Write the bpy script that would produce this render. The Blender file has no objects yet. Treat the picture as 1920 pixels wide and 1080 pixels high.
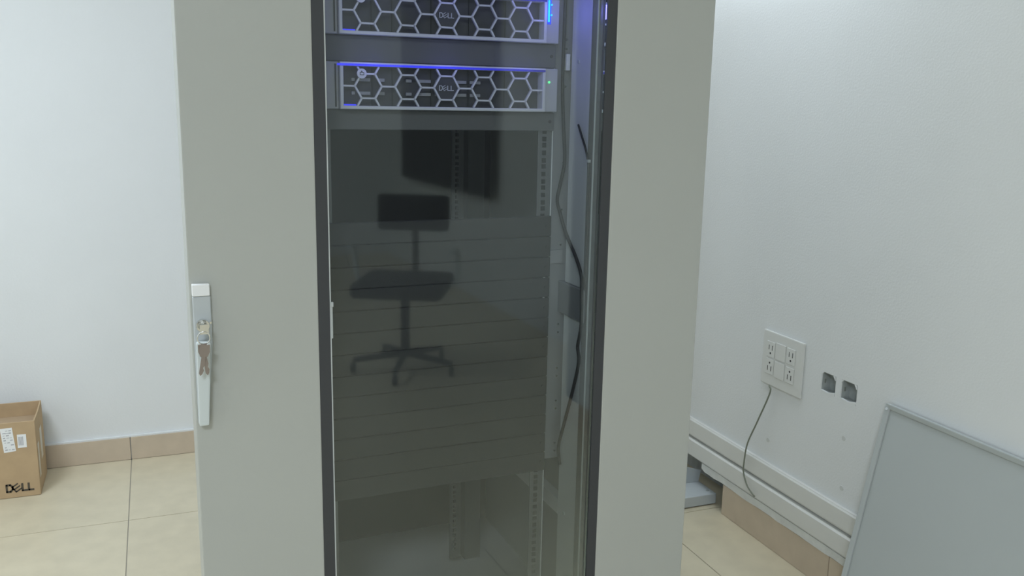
import bpy, bmesh, math, random
from mathutils import Vector, Matrix
random.seed(4)
R = math.radians
SC = bpy.context.scene
C = SC.collection

# ------------------------------------------------------------------ camera
F_PX, YAW, PITCH, ROLL = 1710.0, R(21.46), R(11.58), R(1.12)
CAM = Vector((0, 0, 1.45))
fwd = Vector((math.sin(YAW)*math.cos(PITCH), math.cos(YAW)*math.cos(PITCH), -math.sin(PITCH)))
r0 = Vector((math.cos(YAW), -math.sin(YAW), 0)); u0 = r0.cross(fwd)
rt = math.cos(ROLL)*r0 + math.sin(ROLL)*u0
up = -math.sin(ROLL)*r0 + math.cos(ROLL)*u0
cd = bpy.data.cameras.new('camera'); cam = bpy.data.objects.new('camera', cd); C.objects.link(cam)
cd.sensor_width = 36; cd.lens = F_PX/1920*36; cd.clip_start = .02
m = Matrix((rt, up, -fwd)).transposed().to_4x4(); m.translation = CAM
cam.matrix_world = m
SC.camera = cam
# ------------------------------------------------------------------ world, exposure
w = bpy.data.worlds.new('world'); SC.world = w; w.use_nodes = True
w.node_tree.nodes['Background'].inputs[0].default_value = (.75, .87, 1, 1)
w.node_tree.nodes['Background'].inputs[1].default_value = .3
SC.view_settings.view_transform = 'Standard'; SC.view_settings.look = 'None'
SC.view_settings.gamma = 1; SC.view_settings.use_curve_mapping = False
SC.view_settings.exposure = 0.0
# ceiling fittings: x, y, watts; third is added to wash the right wall
LAMPS = [(-1.1, 2.15, 32), (-.65, -1.15, 58), (1.5, 2.45, 10), (.6, -3.6, 20)]
LAMP_COL = (.86, .955, 1.08)
BLUE = (.15, .13, 1.0)
LED_W = .06
STRIP_W = .03

# ------------------------------------------------------------------ materials
def mat(name, col, rough=.6, metal=0.0, noise=0.0, nscale=30, bump=0.0, bscale=200, spec=.5, emis=None, estr=0):
    mt = bpy.data.materials.new(name); mt.use_nodes = True
    nt = mt.node_tree; b = nt.nodes['Principled BSDF']
    b.inputs['Base Color'].default_value = (*col, 1)
    b.inputs['Roughness'].default_value = rough; b.inputs['Metallic'].default_value = metal
    b.inputs['Specular IOR Level'].default_value = spec
    if noise or bump:
        tc = nt.nodes.new('ShaderNodeTexCoord')
    if noise:
        n = nt.nodes.new('ShaderNodeTexNoise'); n.inputs['Scale'].default_value = nscale; n.inputs['Detail'].default_value = 4
        nt.links.new(tc.outputs['Object'], n.inputs['Vector'])
        rp = nt.nodes.new('ShaderNodeValToRGB')
        rp.color_ramp.elements[0].position = .3; rp.color_ramp.elements[1].position = .7
        rp.color_ramp.elements[0].color = (*[c*(1-noise) for c in col], 1)
        rp.color_ramp.elements[1].color = (*[min(1, c*(1+noise)) for c in col], 1)
        nt.links.new(n.outputs['Fac'], rp.inputs['Fac']); nt.links.new(rp.outputs['Color'], b.inputs['Base Color'])
    if bump:
        n2 = nt.nodes.new('ShaderNodeTexNoise'); n2.inputs['Scale'].default_value = bscale; n2.inputs['Detail'].default_value = 3
        nt.links.new(tc.outputs['Object'], n2.inputs['Vector'])
        bp = nt.nodes.new('ShaderNodeBump'); bp.inputs['Strength'].default_value = bump; bp.inputs['Distance'].default_value = .002
        nt.links.new(n2.outputs['Fac'], bp.inputs['Height']); nt.links.new(bp.outputs['Normal'], b.inputs['Normal'])
    if emis:
        b.inputs['Emission Color'].default_value = (*emis, 1); b.inputs['Emission Strength'].default_value = estr
    return mt

M = {}
M['wall'] = mat('wall_paint', (.80, .82, .815), .75, noise=.015, nscale=3, bump=.25, bscale=160)
M['ceiling'] = mat('ceiling_paint', (.82, .83, .83), .9)
M['tile'] = mat('floor_tile_glaze', (.655, .585, .425), .3, noise=.05, nscale=14)
M['grout'] = mat('grout', (.40, .37, .31), .9)
M['skirt'] = mat('skirting_tile_glaze', (.60, .50, .38), .45, noise=.05, nscale=14)
M['plaster'] = mat('rough_plaster', (.72, .73, .70), .9, noise=.06, nscale=25, bump=.8, bscale=60)
M['cavity'] = mat('cavity_mortar', (.36, .38, .37), .95, noise=.2, nscale=18, bump=.8, bscale=40)
M['duct'] = mat('trunking_plastic', (.74, .745, .71), .5, noise=.02, nscale=8)
M['plastic'] = mat('white_plastic', (.74, .75, .72), .4)
M['slot'] = mat('socket_slot', (.05, .05, .05), .7)
M['galv'] = mat('galvanised_box', (.40, .43, .42), .6, noise=.15, nscale=30)
M['wire'] = mat('grey_wire', (.20, .22, .17), .5)
M['copper'] = mat('wire_end', (.12, .10, .06), .4)
M['rack'] = mat('rack_grey_paint', (.455, .467, .43), .42, noise=.012, nscale=3, bump=.06, bscale=700)
M['rackin'] = mat('rack_inner_grey', (.80, .81, .79), .5)
M['raildark'] = mat('rail_dark_shaded', (.27, .275, .28), .5)  # dark grey brace; on the side plate the tone holds its shade
M['rail'] = mat('rail_zinc', (.17, .175, .18), .45, metal=.5)
M['gasket'] = mat('black_gasket', (.045, .048, .052), .5)
M['reveal'] = mat('window_reveal', (.10, .105, .105), .32, noise=.3, nscale=25)
M['trim'] = mat('bright_trim', (.50, .53, .52), .35)
M['chrome'] = mat('chrome', (.75, .75, .72), .15, metal=1)
M['keybrass'] = mat('key_nickel', (.30, .255, .225), .35, metal=.5)
M['handle'] = mat('handle_grey', (.50, .535, .54), .4)
M['lever'] = mat('handle_lever_grey', (.62, .67, .66), .35)
M['paper'] = mat('paper', (.86, .87, .86), .7)
M['blank'] = mat('black_blank', (.022, .022, .022), .6)
M['bezel'] = mat('bezel_silver', (.74, .74, .77), .4, metal=.1)
M['ear'] = mat('ear_grey', (.50, .50, .54), .45)
M['dark'] = mat('server_dark', (.05, .05, .055), .6)
M['drive'] = mat('drive_handle', (.33, .33, .34), .5)
M['badge'] = mat('badge_letters', (.62, .62, .64), .4)
M['cable'] = mat('black_cable', (.018, .018, .018), .5)
M['card'] = mat('cardboard', (.50, .36, .21), .85, noise=.05, nscale=20)
M['cardin'] = mat('cardboard_edge', (.45, .33, .21), .9)
M['ink'] = mat('ink', (.09, .075, .055), .8)
M['greyink'] = mat('grey_print', (.45, .45, .47), .8)
M['tape'] = mat('packing_tape', (.66, .60, .48), .3)
M['panel'] = mat('spare_panel_paint', (.49, .525, .52), .4, noise=.012, nscale=4)
M['white_metal'] = mat('white_enamel', (.74, .78, .80), .4)
M['tray'] = mat('tray_enamel', (.52, .56, .57), .45)
M['mark'] = mat('wall_filler', (.66, .68, .66), .9)
M['fabric'] = mat('chair_fabric', (.012, .012, .016), .9)
M['chairplastic'] = mat('chair_plastic', (.03, .03, .03), .5)
M['curtain'] = mat('dark_curtain', (.04, .043, .045), .9)
M['denim'] = mat('dark_blue_bin', (.03, .035, .05), .7)
M['led_blue'] = mat('led_blue', (.02, .05, .2), .5, emis=(.01, .40, 1.0), estr=2.2)
M['led_halo'] = mat('led_halo_blue', (.02, .03, .25), .4, emis=(.01, .06, 1.0), estr=1.1)  # painted halo of the blue status bar
M['led_green'] = mat('led_green', (.02, .2, .05), .5, emis=(.1, 1.0, .3), estr=1.6)
M['diffuser'] = mat('lamp_diffuser', (.9, .9, .9), .6, emis=(.9, .97, 1), estr=3.5)

def strip_material():
    mt = bpy.data.materials.new('led_leak_glow'); mt.use_nodes = True
    nt = mt.node_tree; b = nt.nodes['Principled BSDF']
    b.inputs['Base Color'].default_value = (.02, .02, .2, 1)
    b.inputs['Emission Color'].default_value = (.035, .04, 1, 1)
    tc = nt.nodes.new('ShaderNodeTexCoord'); sp = nt.nodes.new('ShaderNodeSeparateXYZ')
    nt.links.new(tc.outputs['Object'], sp.inputs[0])
    mr = nt.nodes.new('ShaderNodeMapRange')      # glow of leaking LED light, painted dimmer towards the right end
    mr.inputs['From Min'].default_value = -.04; mr.inputs['From Max'].default_value = .20
    mr.inputs['To Min'].default_value = 1.0; mr.inputs['To Max'].default_value = .16
    nt.links.new(sp.outputs['X'], mr.inputs['Value']); nt.links.new(mr.outputs[0], b.inputs['Emission Strength'])
    return mt
M['strip'] = strip_material()

def glass_material():
    mt = bpy.data.materials.new('tinted_glass'); mt.use_nodes = True
    nt = mt.node_tree; nt.nodes.remove(nt.nodes['Principled BSDF'])
    out = nt.nodes['Material Output']
    tr = nt.nodes.new('ShaderNodeBsdfTransparent'); tr.inputs[0].default_value = (.95, .97, .97, 1)
    gl = nt.nodes.new('ShaderNodeBsdfGlossy'); gl.inputs['Roughness'].default_value = .035
    gl.inputs['Color'].default_value = (.93, 1, .97, 1)
    fr = nt.nodes.new('ShaderNodeFresnel'); fr.inputs[0].default_value = 1.52
    mx = nt.nodes.new('ShaderNodeMixShader')
    nt.links.new(fr.outputs[0], mx.inputs[0]); nt.links.new(tr.outputs[0], mx.inputs[1]); nt.links.new(gl.outputs[0], mx.inputs[2])
    df = nt.nodes.new('ShaderNodeBsdfDiffuse'); df.inputs[0].default_value = (.75, .8, .85, 1)   # thin diffuse veil that paints haze over the pane
    m2 = nt.nodes.new('ShaderNodeMixShader'); m2.inputs[0].default_value = .012
    nt.links.new(mx.outputs[0], m2.inputs[1]); nt.links.new(df.outputs[0], m2.inputs[2])
    nt.links.new(m2.outputs[0], out.inputs[0])
    return mt
M['glass'] = glass_material()

# ------------------------------------------------------------------ helpers
ROT_RACK = R(1.8)
RK = Matrix.Rotation(ROT_RACK, 4, 'Z')
BASE = {}

class MB:
    """collects shapes, built as ONE mesh object"""
    def __init__(s): s.v = []; s.f = []
    def quad(s, a, b, c, d):
        n = len(s.v); s.v += [a, b, c, d]; s.f.append((n, n+1, n+2, n+3)); return s
    def box(s, x0, x1, y0, y1, z0, z1):
        n = len(s.v)
        s.v += [(x0,y0,z0),(x1,y0,z0),(x1,y1,z0),(x0,y1,z0),(x0,y0,z1),(x1,y0,z1),(x1,y1,z1),(x0,y1,z1)]
        s.f += [tuple(n+i for i in q) for q in ((0,3,2,1),(4,5,6,7),(0,1,5,4),(1,2,6,5),(2,3,7,6),(3,0,4,7))]
        return s
    def prism(s, poly, axis, a, b):
        """poly: 2D points; extruded along axis from a to b"""
        n = len(s.v); k = len(poly)
        def P(p, t):
            return {'x': (t, p[0], p[1]), 'y': (p[0], t, p[1]), 'z': (p[0], p[1], t)}[axis]
        s.v += [P(p, a) for p in poly] + [P(p, b) for p in poly]
        s.f.append(tuple(n+i for i in range(k))[::-1]); s.f.append(tuple(n+k+i for i in range(k)))
        for i in range(k):
            j = (i+1) % k; s.f.append((n+i, n+j, n+k+j, n+k+i))
        return s
    def stroke(s, p, q, wd, y0, y1):
        """bar in the xz plane from p to q, width wd, between y0 and y1"""
        d = Vector((q[0]-p[0], q[1]-p[1])); L = d.length
        if L < 1e-6: return s
        d /= L; nn = Vector((-d.y, d.x))*wd/2; e = d*wd*.28
        a = Vector(p)-e; b = Vector(q)+e
        return s.prism([tuple(a-nn), tuple(b-nn), tuple(b+nn), tuple(a+nn)], 'y', y0, y1)
    def tube(s, pts, r, seg=8, caps=True):
        pts = [Vector(p) for p in pts]; rings = []
        nprev = None
        for i, p in enumerate(pts):
            t = (pts[min(i+1, len(pts)-1)] - pts[max(i-1, 0)]).normalized()
            if nprev is None:
                a = Vector((0,0,1)) if abs(t.z) < .9 else Vector((1,0,0))
                nn = t.cross(a).normalized()
            else:
                nn = (nprev - t*nprev.dot(t)).normalized()
            nprev = nn; bb = t.cross(nn); rr = r[i] if isinstance(r, (list, tuple)) else r
            base = len(s.v)
            for k in range(seg):
                an = 2*math.pi*k/seg; s.v.append(tuple(p + (nn*math.cos(an)+bb*math.sin(an))*rr))
            rings.append(base)
        for a, b in zip(rings[:-1], rings[1:]):
            for k in range(seg):
                j = (k+1) % seg; s.f.append((a+k, a+j, b+j, b+k))
        if caps:
            s.f.append(tuple(rings[0]+k for k in range(seg))[::-1]); s.f.append(tuple(rings[-1]+k for k in range(seg)))
        return s
    def disc(s, c, r, axis, h, seg=16):
        v = {'x': Vector((h,0,0)), 'y': Vector((0,h,0)), 'z': Vector((0,0,h))}[axis]
        return s.tube([Vector(c), Vector(c)+v], r, seg)
    def build(s, name, material, parent=None, bevel=0, smooth=False, segs=2, rack=None):
        """parent None -> top-level object; coordinates are given in the absolute room frame, or the rack's own frame"""
        if parent is not None:
            root = parent
            while root.parent: root = root.parent
            bx = BASE[root.name]
        else:
            xs = [v[0] for v in s.v]; ys = [v[1] for v in s.v]; zs = [v[2] for v in s.v]
            bx = Vector(((min(xs)+max(xs))/2, (min(ys)+max(ys))/2, min(zs)))
        me = bpy.data.meshes.new(name)
        me.from_pydata([(v[0]-bx[0], v[1]-bx[1], v[2]-bx[2]) for v in s.v], [], s.f)
        bm = bmesh.new(); bm.from_mesh(me)
        bmesh.ops.recalc_face_normals(bm, faces=bm.faces)
        if bevel:
            bmesh.ops.bevel(bm, geom=[e for e in bm.edges if e.calc_face_angle(0) > .5], offset=bevel, segments=segs, profile=.6, affect='EDGES', clamp_overlap=True)
        if smooth:
            for f in bm.faces: f.smooth = True
        bm.to_mesh(me); bm.free()
        me.materials.append(M[material])
        o = bpy.data.objects.new(name, me); C.objects.link(o)
        if parent is not None: o.parent = parent
        else: place(o, bx, rack)
        return o

def place(o, bx, rack):
    BASE[o.name] = Vector(bx)
    if rack:
        o.location = (RK @ Vector(bx)); o.rotation_euler = (0, 0, ROT_RACK)
    else:
        o.location = bx

def thing(name, label, cat, base, rack=False, group=None):
    o = bpy.data.objects.new(name, None); C.objects.link(o); o.empty_display_size = .05
    place(o, base, rack); tag(o, label, cat, group); return o
def tag(o, label, cat, group=None):
    o['label'] = label; o['category'] = cat
    if group: o['group'] = group
    return o
def struct(o): o['kind'] = 'structure'; return o
def smooth_path(pts, n=8):
    """Catmull-Rom through the points"""
    P = [Vector(p) for p in pts]; P = [2*P[0]-P[1]] + P + [2*P[-1]-P[-2]]; out = []
    for i in range(1, len(P)-2):
        for k in range(n):
            t = k/n; a, b, c, d = P[i-1], P[i], P[i+1], P[i+2]
            out.append(.5*((2*b) + (c-a)*t + (2*a-5*b+4*c-d)*t*t + (3*b-a-3*c+d)*t**3))
    out.append(P[-2]); return out

def maker_mark(mb, cx, cz, wd, y0, y1, th=.16, bold=1.0):
    """the four block letters of the maker's word mark, the second one a tilted E"""
    h = wd*.30; t = h*th*bold; lw = wd*.225
    x = cx - wd/2
    S = []
    # D
    S += [[(x, cz-h/2), (x, cz+h/2)], [(x, cz+h/2), (x+lw*.6, cz+h/2), (x+lw, cz+h*.2), (x+lw, cz-h*.2), (x+lw*.6, cz-h/2), (x, cz-h/2)]]
    # tilted E
    ex, a = cx - wd*.118, R(34); hh = h*.54
    def rot(px, pz): return (ex + px*math.cos(a)-pz*math.sin(a), cz + px*math.sin(a)+pz*math.cos(a))
    S += [[rot(-hh*.8, -hh*.8), rot(-hh*.8, hh*.8)]] + [[rot(-hh*.8, k*hh*.8), rot(hh*.8, k*hh*.8)] for k in (-1, 0, 1)]
    for lx in (cx + wd*.09, cx + wd*.33):
        S += [[(lx, cz+h/2), (lx, cz-h/2), (lx+lw*.78, cz-h/2)]]
    for n, pl in enumerate(S):
        for p, q in zip(pl[:-1], pl[1:]): mb.stroke(p, q, t*(.72 if 2 <= n <= 5 else 1), y0, y1)
    return mb

# ------------------------------------------------------------------ the room
XW, YB, XL, YF, XJ, YJ, ZC = 1.86, 3.80, -2.3, -5.2, 2.5, -.4, 2.7
floor = struct(MB().box(XL-.1, XJ+.1, YF-.1, YB+.1, -.12, -.0025).build('floor', 'grout'))
T = .58
tile_me = None
gx, gy = -.150, 3.21
for i in range(-4, 6):
    for j in range(-15, 2):
        x0, x1, y0, y1 = gx+i*T, gx+(i+1)*T, gy+j*T, gy+(j+1)*T
        cx0, cx1, cy0, cy1 = max(x0, XL), min(x1, XJ if y0 < YJ-.3 else XW+.13), max(y0, YF), min(y1, YB)
        if cx1-cx0 < .01 or cy1-cy0 < .01: continue
        g = .0017
        if cx0 == x0 and cx1 == x1 and cy0 == y0 and cy1 == y1 and tile_me:
            o = bpy.data.objects.new('floor_tile', tile_me); C.objects.link(o); o.parent = floor
            o.location = (x0-tile_o[0], y0-tile_o[1], 0)
        else:
            o = MB().box(cx0+g, cx1-g, cy0+g, cy1-g, -.01, 0).build('floor_tile', 'tile', floor)
            if cx0 == x0 and cx1 == x1 and cy0 == y0 and cy1 == y1:
                tile_me = o.data; tile_o = (x0, y0)
struct(MB().box(XL-.1, XW+.3, YB, YB+.12, -.02, ZC).build('wall_back', 'wall'))
struct(MB().box(XL-.12, XL, YF, YB+.12, -.02, ZC).build('wall_left', 'wall'))
struct(MB().box(XL-.12, XJ+.12, YF-.12, YF, -.02, ZC).build('wall_front', 'wall'))
struct(MB().box(XJ, XJ+.12, YF, YJ, -.02, ZC).build('wall_right_rear', 'wall'))
struct(MB().box(XL-.12, XJ+.12, YF-.12, YB+.12, ZC, ZC+.1).build('ceiling', 'ceiling'))
# the right wall with two box holes and a broken-out cavity at its foot
wr = MB()
ys = [YJ, 1.986, 2.052, 2.076, 2.138, 2.585, 3.30, YB]; zs = [-.02, .138, .601, .664, ZC]
for a in range(len(ys)-1):
    for b in range(len(zs)-1):
        d = 0
        if b == 2 and a in (1, 3): d = .035
        if b == 0 and a == 5: d = .13
        wr.box(XW+d, XW+.2, ys[a], ys[a+1], zs[b], zs[b+1])
wall_right = struct(wr.build('wall_right', 'wall'))
struct(MB().box(XW, XJ+.12, YJ-.12 if False else YJ, YJ+.12, -.02, ZC).build('wall_return', 'wall'))
cv = MB().box(XW+.122, XW+.128, 2.587, 3.298, 0, .136).box(XW+.002, XW+.122, 2.586, 2.592, 0, .136).box(XW+.002, XW+.122, 3.29, 3.298, 0, .136)
cv.box(XW+.002, XW+.122, 2.592, 3.29, .130, .1365)
cv.build('cavity_lining', 'cavity', wall_right)
# skirting tiles: one object per tile
bb = struct(MB().box(XL, XW, YB-.004, YB-.0005, 0, .09).build('baseboard_back', 'plaster'))
for i in range(-4, 4):
    x0, x1 = max(gx+i*T, XL), min(gx+(i+1)*T, XW)
    if x1-x0 > .01: MB().box(x0+.0018, x1-.0018, YB-.012, YB-.004, .0005, .094).build('skirting_tile', 'skirt', bb, bevel=.001, segs=1)
MB().box(XL, XW, YB-.010, YB-.0005, .0945, .101).build('grout_bead', 'wall', bb)
br = struct(MB().box(XW-.004, XW-.0005, YJ, 2.583, 0, .105).build('baseboard_right', 'plaster'))
y = 2.585
while y > YJ+.02:
    y0 = max(2.02 + math.floor((y-2.021)/T)*T, YJ)
    MB().box(XW-.013, XW-.004, y0+.0018, y-.0018, .0005, .112).build('skirting_tile', 'skirt', br, bevel=.001, segs=1); y = y0
bl = struct(MB().box(XL+.0005, XL+.004, YF, YB, 0, .09).build('baseboard_left', 'plaster'))
MB().box(XL+.004, XL+.012, YF, YB-.012, .0005, .094).build('skirting_tile', 'skirt', bl)

# broken plaster edge under the trunking
poly = [(2.72, .140), (2.72, .120)]
yy = 2.70
while yy > .6:
    poly.append((yy, .112 + random.uniform(-.001, .004))); yy -= random.uniform(.025, .07)
poly += [(.6, .110), (.6, .140)]
o = MB().prism(poly, 'x', XW-.016, XW-.0005).build('plaster_strip', 'plaster')
struct(o); o.name = 'trim_1'
# surface trunking, two lengths one above the other
def trunking(z0, z1, dx, label):
    t = thing('cable_trunking', label, 'cable trunking', (XW, 2.0, z0), group='trunking along the right wall')
    MB().box(XW-dx*.75, XW-.0005, .2, 3.79, z0+.0015, z1-.0015).build('channel', 'duct', t)
    zm = z0+(z1-z0)*.52
    MB().prism([(XW-dx*.75, z0+.003), (XW-dx, z0+.008), (XW-dx, z1-.008), (XW-dx*.75, z1-.003)], 'y', .2, 3.79).build('cover', 'duct', t)
    return t
trunking(.1405, .2115, .020, 'cream cable trunking running just above the skirting and plaster edge')
trunking(.2165, .286, .016, 'cream cable trunking, the upper of the two along the right wall')

# ------------------------------------------------------------------ ceiling lights
for i, (x, y, wt) in enumerate(LAMPS):
    pos = ['to the left of the rack', 'in front of the rack', 'added beside the rack to brighten the right wall', 'at the far end of the room'][i]
    t = thing('ceiling_light', 'square flat ceiling light ' + pos, 'ceiling light', (x, y, ZC-.03), group='ceiling lights')
    s = .3
    f = MB()
    f.box(x-s, x+s, y-s, y-s+.02, ZC-.03, ZC).box(x-s, x+s, y+s-.02, y+s, ZC-.03, ZC).box(x-s, x-s+.02, y-s+.02, y+s-.02, ZC-.03, ZC).box(x+s-.02, x+s, y-s+.02, y+s-.02, ZC-.03, ZC)
    f.build('frame', 'white_metal', t)
    MB().box(x-s+.02, x+s-.02, y-s+.02, y+s-.02, ZC-.02, ZC-.012).build('diffuser', 'diffuser', t)
    ld = bpy.data.lights.new('lamp', 'AREA'); ld.shape = 'SQUARE'; ld.size = .55; ld.energy = wt; ld.color = LAMP_COL
    lo = bpy.data.objects.new('lamp', ld); C.objects.link(lo); lo.parent = t; lo.location = (0, 0, -.005)

# ------------------------------------------------------------------ the rack (rack frame)
D = 1.58
CX = .5955          # middle of the mounting width
X0, X1 = .0924, 1.1076
BX0, BX1 = .150, 1.056          # the carcass is narrower than the deep door
YBK, ZT = 2.62, 2.02
rack = thing('server_rack', 'tall grey server rack with a tinted glass front door', 'server rack', (.6, 2.1, 0), True)
# carcass
MB().box(BX0, BX0+.015, D+.10, YBK, .06, ZT).build('side_panel', 'rack', rack, bevel=.0015, segs=1)
MB().box(BX1-.015, BX1, D+.10, YBK, .06, ZT).build('side_panel', 'rack', rack, bevel=.0015, segs=1)
MB().box(BX0, BX1, D+.05, YBK, ZT, ZT+.02).build('top_panel', 'rack', rack, bevel=.002, segs=1)
MB().box(BX0+.016, BX1-.016, D+.05, YBK-.01, .085, .10).build('bottom_panel', 'rackin', rack)
MB().box(BX0+.016, BX1-.016, YBK-.015, YBK, .10, ZT).build('back_panel', 'blank', rack)
pl = MB().box(BX0, BX1, D+.05, D+.08, 0, .084).box(BX0, BX1, YBK-.03, YBK, 0, .084).box(BX0, BX0+.03, D+.08, YBK-.03, 0, .084).box(BX1-.03, BX1, D+.08, YBK-.03, 0, .084)
pl.build('plinth', 'rack', rack)
# the door: grey sheet with a window cut out
WX0, WX1, WZ0, WZ1 = .3070, .8868, .22, 1.84
DZ0, DZ1 = .10, 1.99
def frame_mesh(x0, x1, z0, z1, a0, a1, b0, b1, y0, y1):
    """rectangular ring: outer x0..x1,z0..z1, inner a0..a1,b0..b1"""
    mb = MB(); n = 0
    O = [(x0,z0),(x1,z0),(x1,z1),(x0,z1)]; I = [(a0,b0),(a1,b0),(a1,b1),(a0,b1)]
    mb.v = [(p[0],y0,p[1]) for p in O] + [(p[0],y0,p[1]) for p in I] + [(p[0],y1,p[1]) for p in O] + [(p[0],y1,p[1]) for p in I]
    for i in range(4):
        j = (i+1) % 4
        mb.f += [(i,j,4+j,4+i), (8+j,8+i,12+i,12+j), (j,i,8+i,8+j), (4+i,4+j,12+j,12+i)]
    return mb
door = frame_mesh(X0, X1, DZ0, DZ1, WX0, WX1, WZ0, WZ1, D, D+.02).build('door', 'rack', rack, bevel=.0025)
GX0, GX1 = .3276, .8662
for a, b in ((X0+.0012, X0+.005), (X1-.005, X1-.0012)):
    MB().box(a, b, D+.0203, D+.098, DZ0+.002, DZ1-.002).build('door_flange', 'rack', door)
frame_mesh(WX0, WX1, WZ0, WZ1, GX0, GX1, WZ0+.0206, WZ1-.0206, D+.0015, D+.019).build('window_gasket', 'gasket', door)
frame_mesh(WX0-.01, WX1+.01, WZ0-.01, WZ1+.01, GX0-.001, GX1, WZ0+.0206, WZ1-.0206, D+.0205, D+.036).build('window_reveal', 'reveal', door)
MB().box(GX0, GX0+.0022, D+.0012, D+.003, WZ0+.0206, WZ1-.0206).build('trim_strip', 'trim', door)
MB().box(GX1-.0032, GX1-.0002, D+.0345, D+.0362, WZ0+.0206, WZ1-.0206).build('trim_strip', 'trim', door)
MB().box(.8735, .9200, 1.629, 1.6572, WZ0, WZ1).build('gap_shade_bar', 'gasket', rack)  # black bar put in for the shade in the gap beside the post
MB().box(2*CX-.9200, 2*CX-.8735, 1.629, 1.6572, WZ0, WZ1).build('gap_shade_bar', 'gasket', rack)
MB().box(GX0+.0015, GX0+.0045, D-.001, D+.003, 1.027, 1.085).box(GX0+.001, GX0+.006, D-.002, D+.003, 1.085, 1.094).build('glass_clip', 'trim', door, bevel=.0008, segs=1)
MB().box(GX0+.0002, GX1-.0002, D+.006, D+.010, WZ0+.0208, WZ1-.0208).build('glass_pane', 'glass', door)['label'] = 'smoke tinted glass pane'
# swing handle on the door's left stile
hb = MB().prism([(.0965, .897), (.113, .897), (.1255, 1.04), (.1255, 1.1205), (.0965, 1.1205)], 'y', D-.010, D-.0003).build('handle_base', 'handle', door, bevel=.0015, segs=1)
MB().box(.0965, .1245, D-.0125, D-.0003, 1.1215, 1.1415).build('handle_cap', 'paper', door, bevel=.001, segs=1)['label'] = 'white cap above the door handle'
MB().prism([(.0965, .899), (.1125, .899), (.1215, 1.045), (.0985, 1.045)], 'y', D-.026, D-.0105).build('handle_lever', 'lever', door, bevel=.003)
MB().disc((.1105, D-.0105, 1.072), .0105, 'y', -.009, 20).build('lock_collar', 'chrome', door)
MB().disc((.1105, D-.0196, 1.072), .0075, 'y', -.005, 20).build('lock_barrel', 'chrome', door)
MB().disc((.1235, D-.0105, 1.075), .002, 'y', -.002, 10).build('handle_screw', 'chrome', door)
for z in (.4, 1.0, 1.7):      # hinges on the right edge
    MB().tube([(X1-.012, D+.103, z-.04), (X1-.012, D+.103, z+.04)], .005, 10).build('hinge', 'rack', rack)

# keys hanging in the lock
kr = thing('key_ring', 'small bunch of keys hanging from the door lock on a wire ring', 'keys', (.1105, D-.026, .99), True)
kb = MB().prism([(.1035, 1.064), (.1035, 1.080), (.1175, 1.080), (.1175, 1.064)], 'y', D-.045, D-.0425); kb.box(.1075, .1135, D-.0425, D-.0247, 1.070, 1.074)
kb.build('key_in_lock', 'chrome', kr)
rg = [(.109+.010*math.sin(a), D-.0436-.0015*math.cos(a), 1.0575+.011*math.cos(a)) for a in [2*math.pi*k/20 for k in range(21)]]
MB().tube(rg, .0011, 6, False).build('ring', 'chrome', kr)
for dx, dy, tilt in ((-.003, 0, -.12), (.002, -.0028, .20)):
    bx, bz = .109+dx, 1.048
    def kp(u, v): return (bx + u*math.cos(tilt)-v*math.sin(tilt)*-1, bz + v*math.cos(tilt)+u*math.sin(tilt)*-1)
    k1 = MB().prism([kp(-.007, 0), kp(-.0085, -.012), kp(-.006, -.021), kp(.006, -.021), kp(.0085, -.012), kp(.007, 0)], 'y', D-.0475+dy, D-.0455+dy)
    k1.build('key_bow', 'keybrass', kr)
    MB().prism([kp(-.0032, -.021), kp(-.0028, -.050), kp(0, -.054), kp(.0028, -.050), (kp(.0042, -.044)), kp(.0024, -.040), kp(.0042, -.034), kp(.0032, -.021)], 'y', D-.0473+dy, D-.0457+dy).build('key_blade', 'keybrass', kr)

# mounting rails with square holes
U = .04445
ZU0 = .1666
def rail(x0, x1, hx, y, name, material, flange):
    mb = MB(); h = .0048
    z = ZU0 - .02; zend = ZU0 + 40*U
    hz = []
    for k in range(40):
        for d in (.00635, .022225, .0381): hz.append(ZU0 + k*U + d)
    mb.box(x0, hx-h, y, y+.002, z, zend); mb.box(hx+h, x1, y, y+.002, z, zend)
    zc = z
    for q in hz:
        mb.box(hx-h, hx+h, y, y+.002, zc, q-h); zc = q+h
    mb.box(hx-h, hx+h, y, y+.002, zc, zend)
    xf = x1 if flange > 0 else x0
    mb.box(xf-.002, xf, y+.002, y+.05, z, zend)
    return mb.build(name, material, rack)
rail(.8080, .8415, .8225, 1.757, 'mounting_rail', 'rail', 1)
rail(.3420, .3720, .3575, 1.757, 'mounting_rail', 'rail', -1)
rail(.8080, .8415, .8225, 2.30, 'mounting_rail', 'rail', 1)
rail(.3420, .3720, .3575, 2.30, 'mounting_rail', 'rail', -1)
MB().box(.8393, .8408, 1.7535, 1.7568, .16, 1.94).build('rail_edge', 'rackin', rack)
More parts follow.
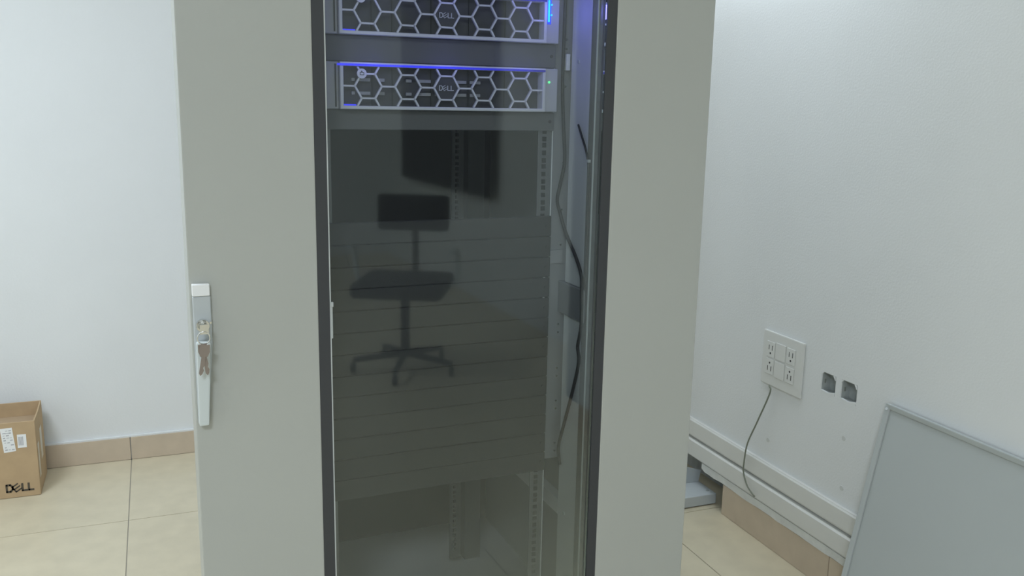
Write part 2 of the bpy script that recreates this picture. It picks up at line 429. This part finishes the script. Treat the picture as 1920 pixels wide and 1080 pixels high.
for sx in (1, -1):
    def mx(a, b): return (a, b) if sx > 0 else (2*CX-b, 2*CX-a)
    a, b = mx(.8425, .905)
    MB().box(a, b, 1.769, 1.772, .652, 1.94).build('side_plate', 'raildark', rack)
    a, b = mx(.877, .925)
    MB().box(a, b, 1.658, 1.750, 1.066, 1.94).build('front_post', 'rackin', rack, bevel=.0015, segs=1)
    MB().box(a, b, 1.658, 1.750, .101, .996).build('front_post', 'rackin', rack, bevel=.0015, segs=1)
    a, b = mx(.871, .925)
    MB().box(a, b, 1.646, 1.80, .9965, 1.0655).build('side_brace', 'raildark', rack, bevel=.001, segs=1)
    a, b = mx(.846, .8765)
    MB().box(a, b, 1.764, 1.7688, 1.105, 1.134).build('bracket', 'drive', rack)
    a, b = mx(.868, .8768)
    MB().box(a, b, 1.756, 1.7688, 1.515, 1.548).build('bracket', 'rackin', rack)
    a, b = mx(.878, .900)
    MB().box(a, b, 1.752, 2.355, .520, .556).build('side_strut', 'rackin', rack)
    a, b = mx(.877, .925)
    MB().box(a, b, 2.36, 2.44, .101, 1.94).build('rear_post', 'rail', rack)
    for k in range(14):
        zz = .67 + k*.0889 + (.012 if k % 2 else 0)
        for dz in (0, .0185):
            a, b = mx(.8725, .8725)
            if 1.09 < zz+dz < 1.14 or 1.50 < zz+dz < 1.555 or .98 < zz+dz < 1.08: continue
            MB().disc((a, 1.7689, zz+dz), .0022, 'y', -.0025, 8).build('rail_screw', 'chrome', rack)
    for zz in (.537, 1.130, 1.532):
        a, b = mx(.877, .877)
        MB().disc((a, 1.717, zz), .0042, 'x', -.002*sx, 12).build('post_screw', 'lever', rack)
MB().disc((.868, 1.655, 1.064), .004, 'x', .003, 10).build('brace_screw', 'chrome', rack)
MB().box(.8255, .8290, 1.749, 1.756, 1.025, 1.085).build('brace_lug', 'rackin', rack)

# ------------------------------------------------------------------ servers
def clip_seg(p, q, x0, x1, z0, z1):
    t0, t1 = 0, 1; dx, dz = q[0]-p[0], q[1]-p[1]
    for pp, qq in ((-dx, p[0]-x0), (dx, x1-p[0]), (-dz, p[1]-z0), (dz, z1-p[1])):
        if abs(pp) < 1e-12:
            if qq < 0: return None
        else:
            r = qq/pp
            if pp < 0: t0 = max(t0, r)
            else: t1 = min(t1, r)
    if t0 >= t1: return None
    return (p[0]+dx*t0, p[1]+dz*t0), (p[0]+dx*t1, p[1]+dz*t1)

def glow(t, p, watts, rad):
    ld = bpy.data.lights.new('led_glow', 'POINT'); ld.energy = watts; ld.color = BLUE; ld.shadow_soft_size = rad
    lo = bpy.data.objects.new('led_glow', ld); C.objects.link(lo); lo.parent = t
    lo.location = Vector(p) - BASE[t.name]
def server(z0, label, first):
    h = .0868; zc = z0+h/2
    t = thing('server', label, 'server', (CX, 1.74, z0), True, 'rack servers with honeycomb bezels')
    EX0, EX1 = .352, .840
    FX0, FX1 = .386, .8085
    MB().box(.386, .820, 1.759, 2.42, z0+.001, z0+h-.001).build('chassis', 'dark', t)
    for a, b in ((EX0, FX0-.0008), (FX1+.0008, EX1)):
        MB().box(a, b, 1.7365, 1.7565, z0, z0+h).build('rack_ear', 'ear', t, bevel=.0015, segs=1)
    MB().box(.3780, .3805, 1.7345, 1.7365, z0+.004, z0+h-.004).build('ear_groove', 'dark', t)
    ix0, ix1, iz0, iz1 = FX0+.0065, FX1-.0065, z0+.0065, z0+h-.0075
    frame_mesh(FX0, FX1, z0, z0+h, ix0, ix1, iz0, iz1, 1.727, 1.7565).build('bezel_frame', 'bezel', t, bevel=.001, segs=1)
    # honeycomb
    s = .026; hv = s*math.sqrt(3)/2; seen = set(); hc = MB(); mid = zc-.0003
    for k in range(-8, 9):
        cx = .5965 + k*1.5*s
        for j in range(-4, 5):
            cz = mid + j*2*hv + (hv if k % 2 else 0)
            vs = [(cx+s*math.cos(R(60*i)), cz+s*math.sin(R(60*i))) for i in range(6)]
            for i in range(6):
                p, q = vs[i], vs[(i+1) % 6]
                key = (round((p[0]+q[0])*2000), round((p[1]+q[1])*2000))
                if key in seen: continue
                seen.add(key)
                c = clip_seg(p, q, ix0+.001, ix1-.001, iz0+.001, iz1-.001)
                if c: hc.stroke(*c, .0033, 1.7295, 1.7355)
    hc.build('honeycomb_grille', 'bezel', t)
    MB().box(ix0+.0005, ix1-.0005, 1.752, 1.7545, iz0+.0005, iz1-.0005).build('bay_front', 'dark', t)
    # drives behind the honeycomb
    if not first:
        for zz in (zc+.012, zc-.013):
            for a, b in ((.412, .418), (.426, .448), (.462, .476), (.519, .530), (.541, .569), (.579, .583), (.621, .643), (.651, .673)):
                MB().box(a, b, 1.746, 1.7515, zz-.0032, zz+.0026).build('drive_latch', 'drive', t)
    for a in (.452, .492, .570, .648, .726):
        MB().box(a, a+.0015, 1.7485, 1.7515, iz0+.001, iz1-.001).build('drive_divider', 'blank', t)
    # painted LED leak along the bezel top, and maker's mark on the middle cell
    MB().box(ix0-.012, ix1+.004, 1.7245, 1.7268, z0+h-.0072, z0+h-.0032).build('painted_glow_strip', 'strip', t)
    MB().box(ix0+.001, ix0+.026, 1.738, 1.742, iz0+.0002, iz0+.003).build('painted_glow_strip', 'strip', t)  # blue glint in the bezel's lower left corner, painted as a glowing bar
    for gx_ in (.45, .60, .76): glow(t, (gx_, 1.690, z0+h+.004), STRIP_W, .012)      # added point lamps for blue light around the painted strip
    hexp = [(.5965+(s-.001)*math.cos(R(60*i)), mid+(s-.001)*math.sin(R(60*i))) for i in range(6)]
    bp = MB().prism(hexp, 'y', 1.733, 1.735).build('badge_plate', 'dark', t)
    maker_mark(MB(), .5965, mid, .029, 1.7312, 1.7329).build('badge_letters', 'badge', bp)
    lk = MB().disc((.427, 1.7290, zc+.0225), .0092, 'y', -.004, 24).build('bezel_lock', 'bezel', t, smooth=False)
    li = MB()
    for p, q in (((.4235, zc+.020), (.4305, zc+.020)), ((.4305, zc+.020), (.4305, zc+.0245)), ((.4305, zc+.0245), (.4235, zc+.0245)), ((.4235, zc+.0245), (.4235, zc+.020)), ((.4250, zc+.0245), (.4262, zc+.0272)), ((.4262, zc+.0272), (.4290, zc+.0245))):
        li.stroke(p, q, .0011, 1.7244, 1.7252)
    li.build('lock_symbol', 'dark', lk)
    if first:
        MB().box(.8095, .8205, 1.7345, 1.7364, zc-.006, z0+h-.001).build('status_light_halo', 'led_halo', t, bevel=.0008, segs=1)  # bloom around the blue bar, painted as a dim glowing plate
        MB().box(.8125, .8165, 1.7315, 1.7344, zc-.002, zc+.041).build('status_light_bar', 'led_blue', t, bevel=.0012, segs=1)
        for zz in (zc+.012, zc+.032):
            MB().disc((.8205, 1.7343, zz), .0018, 'y', -.0014, 10).build('status_light', 'led_blue', t)
        glow(t, (.8150, 1.690, zc+.02), LED_W, .015)
    else:
        MB().disc((.8200, 1.7362, zc+.0165), .0022, 'y', -.0012, 12).build('status_light', 'led_green', t)
    return t
server(1.5662, 'upper rack server with a bright blue status light bar', True)
server(1.4293, 'lower rack server with a small green status light', False)

# ------------------------------------------------------------------ blanking panels
M['blank2'] = mat('hazed_blank', (.11, .11, .115), .6)  # black blank with blue haze and light lifted into its tone
def blank(z0, h, label, m='blank'):
    o = thing('blanking_panel', label, 'blanking panel', (CX, 1.75, z0), True, 'black blanking panels in the rack')
    MB().box(.3520, .8395, 1.7475, 1.7562, z0+.0006, z0+h-.0006).build('panel', m, o, bevel=.0012, segs=1)
    for x in (.3600, .8295):
        MB().disc((x, 1.7474, z0+h/2), .0032, 'y', -.0015, 10).build('screw', 'blank', o)
blank(1.5172, .0485, 'black blanking panel between the two servers', 'blank2')
blank(1.390, .0388, 'black blanking panel directly below the lower server', 'blank2')
ORD = ['topmost', 'second', 'third', 'fourth', 'fifth', 'sixth', 'seventh', 'eighth', 'ninth', 'tenth', 'eleventh', 'twelfth', 'bottommost']
for i in range(13):
    lb = 'black blanking panel, ' + ORD[i] + (' of the tall lower stack' if i in (0, 12) else ' from the top of the tall lower stack')
    blank(1.212-(i+1)*U, U, lb)

# ------------------------------------------------------------------ cables in the side channel
def cable(name, pts, r, label, cat, material='cable', rack_=True, **k):
    if rack_:      # keep the run in front of the side plate
        pts = [p if p[1] < 1.757 else (p[0]*1.757/p[1], 1.757, 1.45+(p[2]-1.45)*1.757/p[1]) for p in pts]
    o = MB().tube(smooth_path(pts), r, 8).build(name, material, rack=rack_, smooth=True)
    return tag(o, label, cat)
cable('power_cable', [(.863,1.757,1.86),(.8625,1.757,1.68),(.861,1.757,1.50),(.868,1.762,1.41),(.869,1.752,1.33),(.866,1.765,1.275),(.864,1.772,1.242),(.866,1.760,1.215),(.869,1.732,1.172),(.869,1.687,1.133),(.868,1.657,1.099),(.866,1.648,1.068),(.865,1.643,1.00),(.868,1.655,.965),(.869,1.663,.942),(.869,1.656,.91),(.869,1.678,.843),(.869,1.719,.743),(.867,1.735,.69),(.868,1.728,.652)], .0038,
      'black cable winding down the rack beside the servers', 'cable')
cable('thin_cable', [(.872,1.70,1.405),(.871,1.681,1.383),(.871,1.66,1.355),(.8705,1.647,1.325),(.8705,1.643,1.28),(.8705,1.640,1.15),(.868,1.638,1.07)], .0022,
      'short thin black cable along the rack post, beside the glass edge', 'cable')
o = MB().box(.868, .8765, 1.643, 1.655, 1.3315, 1.337).build('cable_tie', 'plastic', rack=True)
tag(o, 'small white cable tie on the thin cable in the rack', 'cable tie')

# ------------------------------------------------------------------ sockets and holes on the right wall
y0, y1, z0, z1 = 2.220, 2.421, .549, .729
t = thing('wall_socket', 'white wall plate with four power sockets', 'wall socket', (XW, 2.32, z0))
MB().box(XW-.009, XW-.0003, y0, y1, z0, z1).build('cover_plate', 'plastic', t, bevel=.003)
fx = XW-.009
def plate_box(ya, yb, za, zb, name, m, par, d0, d1): return MB().box(fx-d1, fx-d0, ya, yb, za, zb).build(name, m, par, bevel=.0008, segs=1)
for yc, rows in ((2.377, (.670, .612)), (2.2745, (.672, .610))):
    for r_, zc in enumerate(rows):
        om = plate_box(yc-.020, yc+.020, zc-.026, zc+.026, 'outlet', 'plastic', t, .0003, .0025)
        sg = 1 if r_ == 0 else -1
        for dy in (-.0085, .0085):
            MB().box(fx-.0030, fx-.0024, yc+dy-.0014, yc+dy+.0014, zc+sg*.006-.008, zc+sg*.006+.008).build('slot', 'slot', om)
        MB().disc((fx-.0024, yc, zc-sg*.013), .0035, 'x', -.0006, 10).build('earth_slot', 'slot', om)
for zc in (.672, .611):
    plate_box(2.302, 2.350, zc-.0275, zc+.0275, 'blank_insert', 'plastic', t, .0003, .0032)
cable('loose_wire', [(1.842,2.362,.552),(1.838,2.350,.530),(1.832,2.395,.418),(1.83,2.436,.327),(1.83,2.447,.265),(1.83,2.447,.217),(1.83,2.424,.180),(1.83,2.395,.163),(1.83,2.377,.157)], .0027,
      'thin grey wire dangling from the wall socket plate over the trunking', 'wire', 'wire', False)
for lab, ya, yb in (('left', 2.077, 2.137), ('right', 1.987, 2.051)):
    t = thing('electrical_box', 'open metal electrical box sunk in the wall, the ' + lab + ' one of two', 'electrical box', (XW+.02, (ya+yb)/2, .602), group='empty electrical boxes in the wall')
    b = MB().box(XW+.030, XW+.032, ya, yb, .602, .663).box(XW+.003, XW+.030, ya, ya+.002, .602, .663).box(XW+.003, XW+.030, yb-.002, yb, .602, .663).box(XW+.003, XW+.030, ya+.002, yb-.002, .602, .604).box(XW+.003, XW+.030, ya+.002, yb-.002, .661, .663)
    b.build('shell', 'galv', t)
    MB().prism([(ya+.002, .663), (ya+.012, .663), (ya+.002, .650)], 'x', XW-.0006, XW+.004).build('plaster_lip', 'wall', t)
    MB().prism([(yb, .663), (yb-.007, .663), (yb, .655)], 'x', XW-.0006, XW+.004).build('plaster_lip', 'wall', t)
    MB().prism([(ya, .601), (yb, .601), (yb, .607), (yb-.03, .604), (ya, .612)], 'x', XW-.0006, XW+.006).build('plaster_lip', 'wall', t)
    for yv in (ya+.0035, yb-.0035):
        MB().box(XW+.008, XW+.011, yv-.003, yv+.003, .628, .640).build('screw_tab', 'chrome', t)
for lab, yy, zz in (('below the socket plate, near the loose wire', 2.368, .358), ('below the two electrical boxes', 2.021, .490), ('lowest of the three, beside the leaning panel', 2.010, .337)):
    tag(MB().disc((XW-.0002, yy, zz), .0075, 'x', -.0012, 10).build('filled_hole', 'mark'), 'small filler patch on the right wall, ' + lab, 'filler patch', 'filler patches on the right wall')

# white metal tray pushed into the cavity at the wall's foot
t = thing('metal_tray', 'low white metal box on the floor in the wall cavity behind the rack', 'metal box', (1.78, 2.85, 0))
MB().box(1.62, 1.872, 2.655, 2.86, .004, .0435).build('body', 'tray', t, bevel=.003)
MB().box(1.63, 1.866, 2.662, 2.668, 0, .004).build('foot', 'dark', t)
MB().disc((1.852, 2.685, .0435), .006, 'z', .002, 10).build('stud', 'galv', t)
MB().prism([(1.790, .0445), (1.868, .0445), (1.876, .088), (1.798, .112)], 'y', 2.770, 2.777).build('flap', 'tray', t)

# ------------------------------------------------------------------ spare panel leaning on the right wall
PB = Vector((1.720, 1.85, 0)); LEAN = math.atan2(.126, .652); HP, WP = .668, 1.15
t = bpy.data.objects.new('spare_panel', None); C.objects.link(t)
BASE[t.name] = Vector((0, 0, 0))
# local frame: x = away from the wall (thickness), y along the wall, z up the slope
t.location = PB; t.rotation_euler = (0, LEAN, 0)
tag(t, 'grey sheet metal panel with folded rim leaning against the right wall', 'metal panel')
MB().box(-.002, .001, -WP+.0145, -.0145, .0145, HP-.0145).build('sheet', 'panel', t)
rim = MB()
# ring in the y-z plane with a folded lip
def ring(y0, y1, z0, z1, wd, x0, x1):
    mb = MB()
    O = [(y0,z0),(y1,z0),(y1,z1),(y0,z1)]; I = [(y0+wd,z0+wd),(y1-wd,z0+wd),(y1-wd,z1-wd),(y0+wd,z1-wd)]
    mb.v = [(x0,*p) for p in O]+[(x0+.004,*p) for p in I]+[(x1,*p) for p in O]+[(x1,*p) for p in I]
    for i in range(4):
        j = (i+1) % 4
        mb.f += [(i,j,4+j,4+i), (8+j,8+i,12+i,12+j), (j,i,8+i,8+j), (4+i,4+j,12+j,12+i)]
    return mb
ring(-WP, 0, 0, HP, .014, -.011, .010).build('rim', 'panel', t, bevel=.002)
MB().disc((-.0105, -.008, HP-.014), .004, 'x', -.0015, 10).build('corner_rivet', 'white_metal', t)

# ------------------------------------------------------------------ cardboard box
bx0, bx1, by0, by1, bh, th = -.80, -.4535, 3.535, 3.757, .291, .005
t = thing('cardboard_box', 'open brown cardboard box standing by the left wall', 'cardboard box', (-.62, 3.65, 0))
MB().box(bx0, bx1, by0, by0+th, .001, bh-.004).build('front_side', 'card', t, bevel=.0012, segs=1)
MB().box(bx0, bx1, by1-th, by1, .001, bh+.002).build('back_side', 'card', t, bevel=.0012, segs=1)
MB().prism([(by0+th, .001), (by1-th, .001), (by1-th, bh+.002), (by0+.12, bh-.006), (by0+th, bh-.004)], 'x', bx1-th, bx1).build('end_side', 'card', t)
MB().box(bx0, bx0+th, by0+th, by1-th, .001, bh).build('end_side', 'card', t)
MB().box(bx0+th, bx1-th, by0+th, by1-th, .001, .006).build('base', 'cardin', t)
MB().prism([(bx0+.01, by0+th+.002), (bx1-.03, by0+th+.002), (bx1-.05, by0+.09), (bx0+.03, by0+.09)], 'z', bh-.075, bh-.072).build('flap', 'cardin', t)
MB().prism([(bx0+.01, by1-th-.001), (bx1-.01, by1-th-.001), (bx1-.02, by1-.11), (bx0+.02, by1-.11)], 'z', bh-.055, bh-.052).build('flap', 'cardin', t)
yf = by0
l1 = MB().prism([(-.566, .267), (-.5275, .2685), (-.5205, .1790), (-.5590, .1760)], 'y', yf-.0012, yf-.0002).build('shipping_label', 'paper', t)
li = MB()
for k in range(9):
    z = .258-k*.009
    xx = -.562 + k*.0007
    for q in range(3):
        a = xx+.003+q*.0105; b = a+random.uniform(.004, .009)
        if random.random() < .8: li.stroke((a, z), (b, z+.0003), random.choice((.0018, .003, .0042)), yf-.0017, yf-.0013)
li.build('print', 'greyink', l1)
l2 = MB().prism([(-.5135, .2400), (-.4845, .2390), (-.4850, .1895), (-.5140, .1895)], 'y', yf-.0012, yf-.0002).build('shipping_label', 'paper', t)
li = MB()
for k in range(6):
    x = -.5095+k*.0028
    li.stroke((x, .199), (x, .231), .0015, yf-.0017, yf-.0013)
li.build('print', 'greyink', l2)
maker_mark(MB(), -.519, .0385, .086, yf-.0009, yf-.0002, th=.27).build('maker_mark', 'ink', t)
MB().box(bx1+.0002, bx1+.0010, by0+.02, by0+.055, .06, .19).build('packing_tape', 'tape', t)
MB().box(bx1+.0002, bx1+.0010, by0+.10, by0+.15, .10, .22).build('packing_tape', 'tape', t)

# ------------------------------------------------------------------ behind the camera, seen mirrored in the glass
t = thing('office_chair', 'black office chair mirrored in the glass door', 'office chair', (0, 0, 0))
t.location = (1.41, -1.41, 0); t.rotation_euler = (0, 0, R(30))
BASE[t.name] = Vector((0, 0, 0))
def rounded(x0, x1, y0, y1, z0, z1, name, m, bev): return MB().box(x0, x1, y0, y1, z0, z1).build(name, m, t, bevel=bev, segs=4, smooth=True)
rounded(-.20, .20, -.27, -.21, .735, .935, 'backrest', 'fabric', .028)
rounded(-.24, .24, -.20, .26, .44, .52, 'seat', 'fabric', .035)
MB().tube(smooth_path([(0, -.10, .43), (0, -.26, .45), (0, -.30, .6), (0, -.272, .80)]), .018, 8).build('back_bar', 'chairplastic', t, smooth=True)
MB().tube([(0, 0, .09), (0, 0, .44)], .025, 12).build('gas_column', 'chairplastic', t, smooth=True)
for k in range(5):
    a = 2*math.pi*k/5+.3; ex, ey = .28*math.cos(a), .28*math.sin(a)
    MB().tube([(0, 0, .10), (ex, ey, .07)], [.022, .014], 8).build('base_leg', 'chairplastic', t, smooth=True)
    MB().disc((ex-.010, ey, .0275), .0275, 'x', .02, 14).build('caster', 'chairplastic', t)
for sx in (-1, 1):
    MB().tube(smooth_path([(sx*.20, -.05, .46), (sx*.27, -.05, .50), (sx*.28, -.02, .66), (sx*.27, .14, .68)]), .014, 8).build('armrest', 'lever', t, smooth=True)
# dark curtain on the far right wall
t = thing('curtain', 'long dark curtain hanging on the wall behind the camera', 'curtain', (XJ-.05, -3.8, .78))
cm = MB(); n = 120; pts = []
for i in range(n+1):
    yy = -2.62-2.0*i/n; pts.append((XJ-.055+.022*math.sin(i*.55)+.006*math.sin(i*1.7), yy))
for (xa, ya), (xb, yb) in zip(pts[:-1], pts[1:]):
    cm.quad((xa, ya, .78), (xb, yb, .78), (xb, yb, 2.4), (xa, ya, 2.4))
    cm.quad((xa-.004, ya, .78), (xb-.004, yb, .78), (xb-.004, yb, 2.4), (xa-.004, ya, 2.4))
cm.build('cloth', 'curtain', t, smooth=True)
MB().tube([(XJ-.055, -2.52, 2.42), (XJ-.055, -4.72, 2.42)], .014, 10).build('rod', 'chrome', t)
for yy in (-2.55, -4.69): MB().box(XJ-.06, XJ-.0005, yy-.01, yy+.01, 2.41, 2.43).build('bracket', 'chrome', t)
